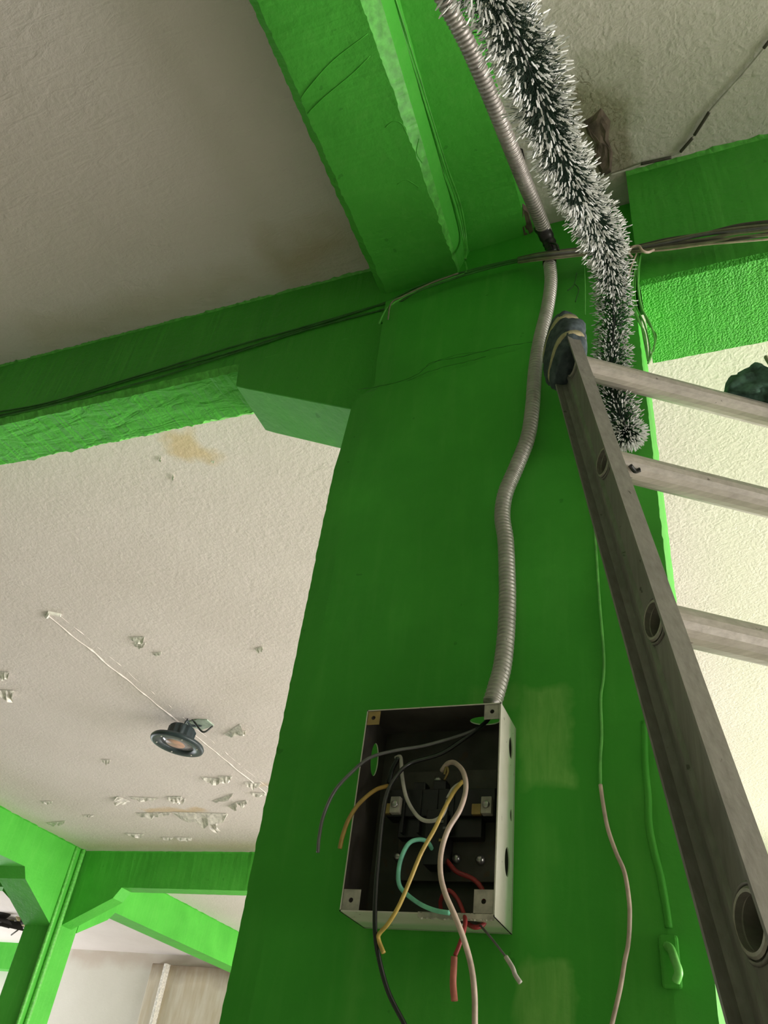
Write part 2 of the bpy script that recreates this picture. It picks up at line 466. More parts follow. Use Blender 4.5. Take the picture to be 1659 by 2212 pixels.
# hairline cracks in the column face near its head
def crackline(parent, pts, w_, y=.9995, name='crack'):
    g = G(); P = [onY(x, yy, y) for x, yy in pts]; P = catmull(P, 5); P2 = []
    rnd = random.Random(len(pts) * 7)
    for p in P: P2.append(p + Vector((rnd.uniform(-.001, .001), 0, rnd.uniform(-.0016, .0016))))
    sweep(g, P2, lambda t, i: w_ * (.35 + .65 * abs(math.sin(i * 1.3))), 4)
    return g.obj(name, 'cable_green_dark', parent)
crackline(column, [(772, 842), (850, 828), (905, 806), (935, 782), (1000, 770), (1080, 750), (1150, 738)], .0006)
crackline(column, [(880, 822), (935, 800), (990, 786), (1050, 770)], .0005)
crackline(column, [(905, 800), (960, 774), (1020, 762), (1060, 757)], .0004)

# ------------------------------------------------------------ near beams
# beam A: runs left of the column
YA = 1.06
beam('concrete_beam', [(YA, CZ + .02), (YA - .005, CZ - .001), (YA, CZ - .004), (YA, 1.466), (YA + .012, 1.452), (YA + .150, 1.455), (YA + .163, 1.470), (YA + .163, CZ + .02)], 'x', -4.98, -.58, .006,
     ['green_plain', 'green_trowel', 'green_skin'], [0, 2, 0, 2, 1, 2, 0, 0],
     [(0, 0), (.0035, 0), (.001, .001), (.0012, .0035), (.002, .002), (.006, .002), (.003, .004), (0, 0)],
     'green beam running left from the near column with wires painted onto it', seed=1)
# haunch below it (its own solid, child of nothing: cast with the column)
def prism(name, pts, y0, y1, mat, parent=None, axis='y', jag=0, seed=0):
    n = len(pts); vs = []; fs = []
    P = []
    rnd = random.Random(seed)
    for (a, b), (c, d) in zip(pts, pts[1:] + pts[:1]):
        L = math.hypot(c - a, d - b); k = max(1, int(L / .012)) if jag else 1
        for i in range(k):
            q = jag if 0 < i else 0
            P.append((a + (c - a) * i / k + rnd.uniform(-q, q), b + (d - b) * i / k + rnd.uniform(-q, q)))
    n = len(P)
    for Y in (y0, y1):
        for (u, v) in P: vs.append((u, Y, v) if axis == 'y' else (Y, u, v))
    fs.append(tuple(range(n))); fs.append(tuple(range(2 * n - 1, n - 1, -1)))
    for i in range(n): fs.append((i, (i + 1) % n, n + (i + 1) % n, n + i))
    o = build(name, vs, fs, mat, parent)
    bm_ = bmesh.new(); bm_.from_mesh(o.data); bmesh.ops.recalc_face_normals(bm_, faces=bm_.faces); bm_.to_mesh(o.data); bm_.free()
    return o
bevel(prism('haunch', [(-.968, 1.47), (-.956, 1.385), (-.925, 1.368), (-.585, 1.20), (-.585, 1.50), (-.968, 1.50)], YA, YA + .155, 'green_plain', column), .003)

# beam B: comes from the column head over the viewer, stepped soffit with a broken plaster edge
def taperB(j, a, u, v):
    if j in (5, 6):  # arris of the inner step narrows towards the column
        u = u - .030 * max(0, min(1, (a - .45) / .6))
    return u, v
beamB = beam('concrete_beam', [(-.616, CZ + .02), (-.618, 1.615), (-.600, 1.602), (-.422, 1.600), (-.427, 1.609), (-.392, 1.628), (-.372, 1.690), (-.262, 1.700), (-.250, 1.708), (-.243, CZ + .02)], 'y', -4, 1.07, .006,
     ['green_plain', 'green_skin'], [0, 0, 0, 1, 1, 0, 0, 0, 0, 0],
     [(0, 0), (.0022, .002), (.003, .001), (.0030, .0008), (.0002, .0002), (.0004, .0004), (.0005, .0006), (.001, .0015), (.003, .001), (0, 0)],
     'green stepped beam overhead beside the flexible conduit and tinsel garland', seed=2, taper=taperB)

# old trowel cuts in its soffit
for pts in (((648, 215), (670, 185), (720, 130), (795, 72)), ((665, 245), (700, 210), (760, 160), (800, 120)), ((832, 275), (850, 262), (868, 268), (882, 296)), ((905, 300), (900, 330), (912, 352)), ((858, 398), (876, 388), (892, 396), (905, 405))):
    gq = G(); sweep(gq, catmull([onZ(x, y, 1.6005) for x, y in pts], 5), .0011, 5); gq.obj('trowel_ridge', 'green_plain', beamB, True)
# beam R: right of the column
YR = .99
beam('concrete_beam', [(YR, CZ + .02), (YR - .006, CZ - .001), (YR, CZ - .010), (YR, 1.340), (YR + .008, 1.333), (1.192, 1.333), (1.2, 1.343), (1.2, CZ + .02)], 'x', -.034, 6, .008,
     ['green_plain', 'green_rough', 'green_skin'], [0, 2, 0, 1, 1, 1, 0, 0],
     [(0, 0), (.004, 0), (.0006, .001), (.0006, .001), (.001, .001), (.0015, .001), (.001, .001), (0, 0)],
     'green beam right of the near column, rough bright soffit, bare cables along it', seed=3)

# ------------------------------------------------------------ far column, beams
X2a, X2b, Y2a, Y2b = -5.267, -5.0, 5.5, 5.80
g = G(); g.box((X2a, Y2a, -1.5), (X2b, Y2b, CZ))
fc = g.obj('concrete_column', 'green_plain'); bevel(fc, .012)
tag(fc, 'slim far green column at lower left where four beams meet', 'column', None, 'structure')
beam('concrete_beam', [(X2a, CZ + .02), (X2a, 1.43), (X2b, 1.43), (X2b, CZ - .006), (X2b + .012, CZ - .001), (X2b, CZ + .02)], 'y', -4, 5.55, .03, ['green_plain'], [0] * 6,
     [(0, 0), (0, 0), (.001, .001), (.002, .001), (.012, 0), (0, 0)], 'bright green beam entering from the left edge towards the far column', seed=4)
beam('concrete_beam', [(5.6, CZ + .02), (5.59, CZ - .001), (5.6, CZ - .01), (5.6, 1.448), (5.73, 1.448), (5.73, CZ + .02)], 'x', -4.99, 6, .03, ['green_plain', 'green_trowel'], [0, 0, 0, 0, 0, 0],
     [(0, 0), (.006, 0), (.002, .001), (.001, .002), (.001, .001), (0, 0)], 'dark green far beam going right from the far column, below the peeling ceiling', seed=5)
beam('concrete_beam', [(5.6, CZ + .02), (5.6, 1.43), (5.73, 1.43), (5.73, CZ + .02)], 'x', -14, -5.26, .1, ['green_plain'], [0] * 4,
     [(0, 0)] * 4, 'dark green stub of beam left of the far column at the frame edge', seed=6)
beam('concrete_beam', [(X2a + .05, CZ + .02), (X2a + .05, 1.40), (X2b, 1.40), (X2b, CZ - .006), (X2b + .010, CZ - .001), (X2b, CZ + .02)], 'y', 5.74, 9.6, .03, ['green_plain'], [0] * 6,
     [(0, 0), (0, 0), (.001, .001), (.002, .001), (.010, 0), (0, 0)], 'bright green beam sloping away behind the far column towards the far wall', seed=7)
g = G(); g.box((-14, 9.42, 1.41), (-8.9, 9.6, CZ)); o = g.obj('concrete_beam', 'green_plain')
tag(o, 'short green beam on the far wall at the left frame edge', 'beam', None, 'structure')
# haunches at the far column
prism('haunch', [(5.02, 1.43), (5.07, 1.355), (5.5, 1.13), (5.5, 1.45), (5.02, 1.45)], X2a, X2b, 'green_plain', fc, 'x')
prism('haunch', [(-5.0, 1.16), (-4.585, 1.37), (-4.53, 1.45), (-4.9, 1.5), (-5.0, 1.5)], 5.6, 5.73, 'green_plain', fc, 'y')
prism('haunch', [(-5.267, 1.15), (-5.72, 1.40), (-5.72, 1.45), (-5.267, 1.45)], 5.6, 5.73, 'green_plain', fc, 'y')
prism('haunch', [(5.80, 1.15), (6.12, 1.325), (6.2, 1.41), (5.8, 1.41)], X2a + .05, X2b, 'green_plain', fc, 'x')
# painted pipes clipped in the far column's corner
for k, (x, y, r) in enumerate(((-4.995, 5.484, .014), (-4.986, 5.56, .020))):
    wire('painted_pipe', [(x, y, -1.5), (x, y, 0), (x, y, 1.0), (x + .003, y, 1.4), (x, y, CZ)], r, 'green_skin', None,
         ['thin green painted pipe on the nearer arris of the far column', 'thicker green painted pipe on the right face of the far column'][k], 'pipe')

# ------------------------------------------------------------ far wall door frame
dr = bpy.data.objects.new('door_1', None); C.collection.objects.link(dr); dr.location = (-6.2, 9.55, 0); dr['kind'] = 'structure'
g = G(); g.box((-6.90, 9.50, -1.5), (-6.70, 9.6, 1.60)); bevel(g.obj('door_jamb', 'stained_door_paint', dr), .01)
g = G(); g.box((-6.70, 9.46, -1.5), (-6.66, 9.6, 1.60)); bevel(g.obj('door_stop', 'bare_plaster', dr), .006)
g = G(); g.box((-6.66, 9.54, -1.5), (-5.2, 9.6, 1.60)); bevel(g.obj('door_panel', 'stained_door_paint', dr), .006)

# ------------------------------------------------------------ ceiling damage
def flake(px, py, L, W, ang, z=CZ, drop=.03, parent=ceiling, seed=0, mat='bare_plaster', name='paint_flake'):
    rnd = random.Random(seed); c = onZ(px, py, z); n = 9; vs = []; fs = []
    ca, sa = math.cos(ang), math.sin(ang)
    for i in range(n):
        t = i / (n - 1); wd = W * (math.sin(math.pi * min(1, t * .9 + .08)) ** .6) * rnd.uniform(.55, 1.25)
        for j in range(3):
            u = (t - .5) * L; v = (j / 2) * wd; dz = -.001 - drop * (j / 2) ** 1.6 * rnd.uniform(.5, 1.2) * math.sin(math.pi * t) ** .5
            vs.append((c.x + u * ca - v * sa, c.y + u * sa + v * ca, z + dz))
    for i in range(n - 1):
        for j in range(2): a = i * 3 + j; fs.append((a, a + 3, a + 4, a + 1))
    k = len(vs); vs += [(v[0], v[1], v[2] - .0015) for v in vs]; fs += [tuple(i + k for i in f[::-1]) for f in fs]
    o = build(name, vs, fs, mat, parent); return o
fl = [(430, 1755, .42, .10, .1, .06), (330, 1755, .30, .05, .0, .03), (310, 1722, .22, .03, .2, .02), (270, 1725, .10, .10, 1.2, .03), (375, 1720, .12, .05, .0, .03),
      (388, 1722, .08, .06, .5, .03), (455, 1775, .10, .09, -.3, .05), (480, 1722, .26, .03, -.5, .02), (500, 1737, .12, .05, -.6, .03), (460, 1680, .16, .04, .3, .03),
      (485, 1676, .10, .04, .1, .03), (545, 1690, .10, .05, .3, .03), (560, 1712, .12, .03, .2, .02), (290, 1800, .16, .04, .1, .02), (395, 1808, .14, .06, .1, .02),
      (360, 1808, .10, .03, .1, .02), (228, 1640, .06, .04, .2, .02), (295, 1375, .08, .03, .1, .02), (300, 1388, .07, .03, .1, .015), (338, 1408, .05, .02, .1, .015),
      (558, 1398, .05, .03, -.2, .015), (10, 1490, .10, .08, .2, .04), (4, 1450, .08, .04, .2, .03), (500, 1575, .20, .05, -.6, .03), (520, 1578, .06, .03, .1, .02),
      (372, 1030, .034, .008, -.9, .006), (345, 990, .030, .006, -.8, .005), (460, 995, .014, .006, .3, .005), (520, 1730, .10, .04, -.3, .03), (100, 1730, .1, .03, .1, .015),
      (120, 1775, .22, .03, -.2, .02), (190, 1760, .1, .02, .1, .012)]
for i, (px, py, L, W, a, d) in enumerate(fl): flake(px, py, L, W, a, drop=d, seed=i)
flake(455, 2005, .3, .04, -.3, drop=.02, seed=71)
# chased channel for the lamp's cable: two plaster ridges
for dx, sd in ((-.030, 1), (.028, 2)):
    pts = []; rnd = random.Random(sd); y = 2.33
    while y < 5.58:
        pts.append(Vector((-2.68 + dx + noise.noise(Vector((y * 7, sd, 0))) * .012, y, CZ + .005))); y += .03
    g = G(); sweep(g, pts, lambda t, i: (.0045 if sd == 2 else .007) + .006 * abs(noise.noise(Vector((i * .35, sd, 3)))) + .002 * ((i * 7919) % 5 == 0), 6)
    g.obj('plaster_ridge', 'ceiling_plaster', ceiling)
g = G(); sweep(g, [Vector((-2.72, 2.33, CZ - .002)), Vector((-2.68, 2.30, CZ - .002)), Vector((-2.64, 2.33, CZ - .002))], .010, 6); g.obj('plaster_ridge', 'bare_plaster', ceiling)
# fallen plaster beside the near beam: brown rubble relief in the hole
def rubble(poly, z, mat, seed, name):
    rnd = random.Random(seed); cs = [onZ(x, y, z) for x, y in poly]
    c = sum(cs, Vector()) / len(cs); vs = []; fs = []; K = 5; n = len(cs)
    for k in range(K + 1):
        for i, p in enumerate(cs):
            q = c.lerp(p, k / K) if k else c
            q = q + Vector((rnd.uniform(-.002, .002), rnd.uniform(-.002, .002), 0))
            vs.append((q.x, q.y, z - (.0005 if k == K else .004 + .008 * abs(noise.noise(Vector((q.x * 60, q.y * 60, seed))))))) 
    for k in range(K):
        for i in range(n): fs.append((k * n + i, k * n + (i + 1) % n, (k + 1) * n + (i + 1) % n, (k + 1) * n + i))
    return build(name, vs, fs, mat, ceiling)
rubble([(1262, 262), (1285, 245), (1300, 232), (1318, 262), (1312, 300), (1325, 330), (1322, 372), (1300, 380), (1282, 340), (1290, 310), (1270, 290)], CZ, 'rubble_brown', 4, 'broken_plaster')
rubble([(1118, 318), (1128, 322), (1136, 350), (1128, 362), (1118, 345)], CZ, 'dark_gap', 5, 'plaster_hole')
rubble([(1128, 440), (1140, 450), (1152, 495), (1146, 520), (1132, 516), (1126, 480)], CZ - .015, 'rubble_brown', 6, 'broken_plaster')

# tattered scrap hanging by the far left ceiling
c0 = onZ(22, 1982, CZ)
g = G(); rnd = random.Random(5)
for k in range(26):
    a = Vector((c0.x + rnd.uniform(-.75, .45), c0.y + rnd.uniform(-.25, .2), CZ - .005)); d = Vector((rnd.uniform(.15, .45) * rnd.choice((-1, 1)), rnd.uniform(-.12, .12), rnd.uniform(-.12, -.01)))
    s_ = Vector((rnd.uniform(-.1, .1), rnd.uniform(.02, .12), rnd.uniform(-.05, .05)))
    vs = [a, a + d * .5 + s_, a + d, a + d * .5 - s_]; g.add(vs + [v + Vector((0, 0, -.012)) for v in vs], [(0, 1, 2, 3), (7, 6, 5, 4), (0, 4, 5, 1), (1, 5, 6, 2), (2, 6, 7, 3), (3, 7, 4, 0)], k % 3 == 0)
sc_ = g.obj('ceiling_scrap', None, None, False, ['dark_gap', 'tie_cream'])
tag(sc_, 'dark tattered scrap hanging from the far ceiling at the left edge', 'scrap')
wire('dangling_wire', [onZ(50, 2000, CZ - .02), onZ(40, 2008, CZ - .10), onZ(24, 2020, CZ - .16)], .008, 'cable_dark', sc_)

# ------------------------------------------------------------ lamp
lc = Vector((-2.648, 3.376, 1.592))
lamp = thing('pendant_lamp', (lc.x, lc.y, lc.z - .03), 'round black industrial lamp hanging from the chased ceiling channel', 'lamp')
tilt = Matrix.Rotation(math.radians(-2), 3, 'X') @ Matrix.Rotation(math.radians(5), 3, 'Y')
def lathe(name, prof, mat, parent, c, M=Matrix.Identity(3), seg=40, fin=None):
    vs = []; fs = []; n = len(prof)
    for i in range(seg):
        a = 2 * math.pi * i / seg
        for j, (r, z) in enumerate(prof):
            rr = r * (fin(i, j) if fin else 1)
            vs.append(c + M @ Vector((rr * math.cos(a), rr * math.sin(a), z)))
    for i in range(seg):
        k = (i + 1) % seg
        for j in range(n - 1): fs.append((i * n + j, k * n + j, k * n + j + 1, i * n + j + 1))
    return build(name, vs, fs, mat, parent, True)
lathe('lamp_rim', [(.088, -.012), (.090, -.02), (.128, -.026), (.141, -.022), (.144, -.012), (.138, -.002), (.10, .012), (.06, .02), (.0, .02)], 'lamp_black', lamp, lc, tilt)
lathe('lens', [(.0, -.013), (.05, -.013), (.089, -.012), (.090, -.004)], 'lamp_lens', lamp, lc, tilt)
lathe('led_board', [(.0, -.016), (.050, -.0155), (.052, -.013)], 'lamp_led', lamp, lc + tilt @ Vector((-.012, 0, 0)), tilt)
lathe('driver_housing', [(.072, .01), (.074, .066), (.062, .078), (.03, .082), (.012, .088), (.0, .088)], 'lamp_black', lamp, lc, tilt, 48, lambda i, j: 1.0 if i % 4 < 2 or j > 1 else .84)
for k in range(6):
    a = k * math.pi / 3 + .3; q = lc + tilt @ Vector((.112 * math.cos(a), .112 * math.sin(a), -.024))
    lathe('rim_screw', [(.005, .002), (.004, -.003), (.0, -.003)], 'screw_steel', lamp, q, tilt, 8)
top = lc + tilt @ Vector((0, 0, .085))
wire('hook', [top, top + Vector((.01, .0, .03)), Vector((-2.63, 3.42, CZ - .02)), Vector((-2.59, 3.46, CZ - .006))], .006, 'lamp_black', lamp)
wire('lamp_cable', [top, top + Vector((.02, .01, .05)), Vector((-2.56, 3.44, CZ - .05)), Vector((-2.52, 3.46, CZ - .012))], .005, 'wire_black', lamp)
g = G(); P = [onZ(x, y, CZ - .006) for x, y in ((398, 1562), (425, 1555), (447, 1556), (462, 1568), (436, 1577), (414, 1571))]
g.add(P + [p + Vector((0, 0, .007)) for p in P], [tuple(range(6)), tuple(range(11, 5, -1))] + [(i, (i + 1) % 6, 6 + (i + 1) % 6, 6 + i) for i in range(6)]); g.obj('mounting_plate', 'mount_green', lamp)

# ------------------------------------------------------------ flexible conduits
def conduit(name, pts, r, mat, label, group, pitch=.0066):
    path = resample(catmull(pts, 14), pitch / 6)
    g = G(); sweep(g, path, lambda t, i: r * (.82 + .18 * (abs(math.sin(math.pi * i / 6)) ** .6)), 18)
    o = g.obj(name, mat, None, True); tag(o, label, 'conduit', group); return o
cp = [(1187, 566, .975), (1190, 610, .975), (1182, 668, .974), (1166, 735, .972), (1156, 800, .972), (1150, 880, .973), (1140, 945, .974), (1115, 1010, .975), (1092, 1065, .976), (1085, 1115, .977),
      (1092, 1165, .977), (1095, 1230, .976), (1096, 1300, .975), (1093, 1370, .974), (1085, 1440, .968), (1072, 1490, .956), (1063, 1520, .952)]
low = conduit('flexible_conduit', [onY(*p) for p in cp], .0128, 'conduit_dusty', 'grey flexible metal conduit snaking down the column face into the electrical box', None)
e0 = onY(1187, 566, .975); g = G(); sweep(g, [e0 + Vector((0, 0, -.006)), e0 + Vector((0, 0, .012))], .0136, 18); g.obj('end_collar', 'dark_gap', low, True)
up = [onZ(900, -130, 1.46), onZ(960, 0, 1.455), onZ(1010, 95, 1.45), onZ(1056, 200, 1.45), onZ(1096, 300, 1.455), onZ(1130, 385, 1.47), onZ(1158, 452, 1.50), onZ(1178, 505, 1.53)]
upc = conduit('flexible_conduit', up, .0150, 'conduit_steel', 'upper flexible metal conduit running overhead along the stepped green beam', None, .0075)
ue = onZ(1176, 500, 1.53)
g = G(); sweep(g, catmull([ue + Vector((-.004, -.02, -.003)), onY(1184, 518, .965), onY(1190, 534, .972), onY(1195, 546, .975)], 5), lambda t, i: .0158 - .006 * t + .0012 * math.sin(i * 2.1), 12)
g.obj('black_tape', 'black_plastic', upc, True)
wire('tape_end', [onY(1190, 525, .96), onY(1202, 528, .955), onY(1207, 540, .955)], .0022, 'black_plastic', upc)

# ------------------------------------------------------------ cables along the beams
def cab(pts, r, mat, label, name='cable', group=None, cat='cable'):
    return wire(name, [onY(*p) for p in pts], r, mat, None, label, cat, group)
# three cables painted over, all the way along the left beam
AL = [(-60, 905), (100, 873), (300, 817), (500, 757), (660, 708), (780, 673), (825, 660)]
for k, (dy, m_, lab) in enumerate(((-5, 'cable_green_dark', 'topmost of the painted green wires on the left beam'), (1, 'cable_green_dark', 'middle of the painted green wires on the left beam'),
                                   (8, 'cable_green_dark', 'lowest of the painted green wires on the left beam'))):
    pts = [(x, y + dy + (3 * math.sin(x * .011 + k * 2)), YA - .004) for x, y in AL]
    pts += [(862, 645 + dy, 1.01), (905, 622 + dy * .8, .990), (960, 603 + dy * .7, .988), (1010, 588 + dy * .6, .988), (1080, 570 + dy * .5, .988), (1130, 560 + dy * .4, .988)]
    cab(pts, .0022, m_, lab, 'painted_wire', 'wires painted over along the left beam')
cab([(818, 700, .995), (832, 672, .992), (850, 655, .992), (900, 628, .989), (985, 598, .988)], .0022, 'cable_green', 'short green painted wire curling round the column head', 'painted_wire')
cab([(1005, 566, .99), (1008, 585, .988), (996, 594, .988), (960, 606, .988)], .0017, 'cable_green', 'green painted wire end beside the stepped beam corner', 'painted_wire')
cab([(990, 590, .985), (930, 612, .985), (870, 640, .987), (845, 655, .99), (838, 690, .995)], .0016, 'cable_olive', 'thin olive wire crossing the column head towards the left beam', 'wire')
# thin wires running along the step of beam B
for k, dx in enumerate((0, 7, 13)):
    pts = [(836 + dx + i * 28.5 + (4 if i == 5 else 0), -20 + i * 93, 0) for i in range(6)]
    P = [onZ(x, y, 1.672) for x, y, _ in pts] + [onZ(1001 + dx * .5, 520, 1.655), onY(1004 + dx * .2, 560, .995)]
    wire('painted_wire', P, .0017, 'cable_green', None, ['left', 'middle', 'right'][k] + ' one of three green painted wires following the step of the overhead beam', 'wire', 'wires painted along the overhead beam step')
# the bare bundle on the right beam
mats_ = ['cable_dark', 'cable_olive', 'wire_grey', 'cable_olive', 'cable_dark', 'cable_olive', 'wire_cream']
for k in range(7):
    rr = random.Random(k + 40); off = (k - 3)
    pts = [(1120, 563 + off * 1.6, .988), (1160, 556 + off * 2.2, .965), (1200, 551 + off * 2.4, .958), (1255, 545 + off * 2.4, .972), (1320, 543 + off * 1.8, .976),
           (1372, 539 + off * 2.0, .968), (1440, 528 + off * 3.4 + rr.uniform(-2, 2), .965), (1520, 516 + off * 4.6 + rr.uniform(-4, 4), .962), (1600, 506 + off * 5.0 + rr.uniform(-5, 5), .960), (1700, 494 + off * 6 + rr.uniform(-2, 2), .960)]
    cab([(x, y, Y - .002 * (k % 3)) for x, y, Y in pts], (.0034, .0030, .0026, .0032, .0036, .0024, .0018)[k], mats_[k],
        ['thick dark cable on top of the bare bundle on the right beam', 'upper olive cable of the bundle on the right beam', 'grey cable in the bundle on the right beam', 'middle olive cable of the bundle on the right beam',
         'dark cable low in the bundle on the right beam', 'lower olive cable of the bundle on the right beam', 'lowest thin pinkish wire of the bundle on the right beam'][k], 'cable', 'bare cables bundled on the right beam')
# tie and loop where the strands drop
cab([(1366, 556, .965), (1358, 546, .955), (1366, 534, .95), (1380, 532, .95), (1388, 542, .95), (1400, 545, .955), (1412, 540, .962)], .0026, 'wire_cream', 'cream twist of wire tying the bundle beside the garland', 'wire_tie', None, 'wire')
for k, (x0, pts) in enumerate(((0, [(1384, 548), (1378, 600), (1385, 660), (1405, 700), (1415, 735), (1408, 765), (1400, 785)]), (1, [(1382, 548), (1372, 610), (1374, 660), (1392, 700), (1402, 740), (1404, 778)]),
                               (2, [(1380, 550), (1369, 600), (1366, 650), (1378, 690), (1392, 720), (1398, 760), (1400, 780)]), (3, [(1386, 545), (1381, 580), (1380, 640), (1396, 690), (1410, 712), (1418, 728), (1412, 760)]),
                               (4, [(1378, 552), (1366, 580), (1362, 620), (1371, 665), (1384, 700), (1394, 742), (1399, 776)]))):
    cab([(x, y, .975) for x, y in pts], (.0018, .0015, .0018, .0013, .0015)[k], ('cable_bright', 'cable_green', 'cable_bright', 'cable_green', 'cable_bright')[k],
        ['bright green strand swinging out farthest left before the drop', 'fine green strand in the middle of the drooping bunch', 'bright green strand closest to the garland edge', 'fine dark green strand reaching farthest right of the bunch', 'short bright green strand behind the others of the bunch'][k] + ' beside the column corner', 'painted_strand', 'strands drooping beside the column corner', 'wire')
cab([(1375, 548, .965), (1362, 580, .967), (1352, 610, .970), (1346, 640, .972)], .0016, 'wire_cream', 'short bare cream wire slanting down from the bundle to the garland', 'wire', None, 'wire')
# thin cable across the right ceiling bay
P = [onZ(x, y, CZ - .006) for x, y in ((1700, 30), (1655, 98), (1600, 165), (1535, 238), (1505, 285), (1482, 315), (1455, 338), (1400, 350), (1350, 368), (1318, 378))]
cc = wire('ceiling_wire', P, .0022, 'wire_white', None, 'thin white wire stapled across the right ceiling with dark splices', 'wire')
for a, b in (((1532, 242), (1500, 292)), ((1496, 298), (1470, 328)), ((1662, 88), (1650, 104)), ((1450, 340), (1385, 354))):
    wire('splice', [onZ(*a, CZ - .007), onZ((a[0] + b[0]) / 2, (a[1] + b[1]) / 2, CZ - .008), onZ(*b, CZ - .007)], .0034, 'cable_dark', cc)
# drips / faint wire on the column head
cab([(1262, 560, .999), (1264, 620, .999), (1264, 680, .999)], .0011, 'cable_bright', 'faint bright green paint run on the column head left of the garland', 'paint_run', None, 'paint run')
cab([(1246, 590, 1.0), (1240, 615, .999), (1226, 628, .999)], .0012, 'cable_green_dark', 'dark forked scar on the column head above the padded ladder top', 'paint_scar', None, 'paint scar')
cab([(1240, 612, .999), (1250, 625, .999), (1243, 652, .999)], .0012, 'cable_green_dark', 'dark drip below the forked scar on the column head', 'paint_scar', None, 'paint scar')

# ------------------------------------------------------------ long loose wire on the column
Lw = [(1286, 1165), (1289, 1207), (1295, 1298), (1304, 1406), (1304, 1461), (1298, 1508), (1300, 1587), (1297, 1640), (1297, 1698)]
Lb = [(1297, 1695), (1303, 1738), (1313, 1790), (1331, 1842), (1349, 1885), (1359, 1947), (1360, 1993), (1357, 2039), (1349, 2079), (1340, 2134), (1322, 2212), (1310, 2270)]
lw = wire('loose_wire', [onY(x, y, .994 - .012 * min(1, i / 4)) for i, (x, y) in enumerate(Lb)], .0024, 'wire_cream', None, 'long loose wire hanging down the column face between box and ladder', 'wire')
wire('painted_length', [onY(x, y, .997) for x, y in [(1275, 1000), (1281, 1090)] + Lw], .0019, 'cable_bright', lw)['label'] = 'upper length stuck down with bright green paint'
# ridge of a buried pipe and a painted hook low on the column
wire('plastered_ridge', [onY(x, y, 1.001) for x, y in ((1392, 1560), (1394, 1650), (1400, 1720), (1402, 1780), (1412, 1835), (1426, 1890), (1437, 1950), (1445, 2005))], .0045, 'green_column', column)
hk = wire('painted_hook', [onY(1438, 2040, .997), onY(1450, 2052, .985), onY(1458, 2075, .972), onY(1466, 2100, .970), onY(1460, 2120, .975)], .0045, 'cable_bright', None,
          'small green painted metal hook low on the column beside the ladder', 'hook')
g = G(); a = onY(1447, 2020, .997); g.box((a.x - .012, .992, a.z - .05), (a.x + .008, 1.002, a.z)); bevel(g.obj('hook_plate', 'green_column', hk), .003)

# ------------------------------------------------------------ electrical box
BX0, BX1, BZ0, BZ1, BYF, BYB = -.436, -.2545, .2195, .4665, .923, .999
box = thing('electrical_box', ((BX0 + BX1) / 2, BYB, BZ0), 'open grey metal electrical box with loose wires, fixed to the green column', 'electrical box')
T = .0016
def sheet(name, P, u, v, Lu, Lv, holes, th, mats, parent):
    """flat sheet Lu x Lv spanned by u, v with round/oval holes, thickness along u x v; face 0 outside, 1 inside"""
    n = u.cross(v).normalized(); bm_ = bmesh.new()
    outer = [(0, 0), (Lu, 0), (Lu, Lv), (0, Lv)]; loops = [outer]
    for (cx, cy, ra, rb) in holes: loops.append([(cx + ra * math.cos(2 * math.pi * k / 24), cy + rb * math.sin(2 * math.pi * k / 24)) for k in range(24)])
    edges = []
    for lp in loops:
        vv = [bm_.verts.new((a, b, 0)) for a, b in lp]
        edges += [bm_.edges.new((vv[i], vv[(i + 1) % len(vv)])) for i in range(len(vv))]
    bmesh.ops.triangle_fill(bm_, use_beauty=True, use_dissolve=False, edges=edges)
    def inhole(c):
        return any(((c.x - cx) / ra) ** 2 + ((c.y - cy) / rb) ** 2 < .98 for cx, cy, ra, rb in holes)
    bmesh.ops.delete(bm_, geom=[f for f in bm_.faces if inhole(f.calc_center_median())], context='FACES')
    bm_.verts.index_update(); vs2 = [v_.co.copy() for v_ in bm_.verts]; tris = [tuple(v_.index for v_ in f.verts) for f in bm_.faces]
    vs = []; fs = []; fm = []
    for z in (0, th): vs += [P + u * c.x + v * c.y + n * z for c in vs2]
    k = len(vs2)
    for t_ in tris: fs.append(t_[::-1]); fm.append(0); fs.append(tuple(i + k for i in t_)); fm.append(1)
    cnt = {}
    for t_ in tris:
        for i in range(3):
            e = (t_[i], t_[(i + 1) % 3]); cnt[tuple(sorted(e))] = cnt.get(tuple(sorted(e)), 0) + 1
    for (a, b), c_ in cnt.items():
        if c_ == 1: fs.append((a, b, b + k, a + k)); fm.append(0)
    bm_.free()
    return build(name, vs, fs, None, parent, False, mats, fm)
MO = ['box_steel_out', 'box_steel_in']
X, Y, Z = Vector((1, 0, 0)), Vector((0, 1, 0)), Vector((0, 0, 1))
Wd, Hh, Dd = BX1 - BX0, BZ1 - BZ0, BYB - BYF
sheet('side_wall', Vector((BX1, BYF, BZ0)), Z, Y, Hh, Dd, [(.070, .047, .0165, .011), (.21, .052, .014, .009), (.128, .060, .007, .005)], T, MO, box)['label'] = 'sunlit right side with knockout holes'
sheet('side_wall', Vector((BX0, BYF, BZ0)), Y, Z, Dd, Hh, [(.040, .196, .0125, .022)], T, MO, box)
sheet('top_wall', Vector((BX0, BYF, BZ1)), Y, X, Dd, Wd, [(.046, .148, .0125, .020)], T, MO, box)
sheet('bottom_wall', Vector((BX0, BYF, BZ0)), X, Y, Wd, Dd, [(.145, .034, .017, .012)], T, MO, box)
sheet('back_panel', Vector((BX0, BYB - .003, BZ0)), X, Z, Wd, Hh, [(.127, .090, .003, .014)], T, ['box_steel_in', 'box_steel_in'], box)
def tab(x, z, w_, h, mat):
    sheet('corner_tab', Vector((x, BYF + .002, z)), X, Z, w_, h, [(w_ * .5, h * .5, .0028, .0028)], .0012, [mat, mat], box)
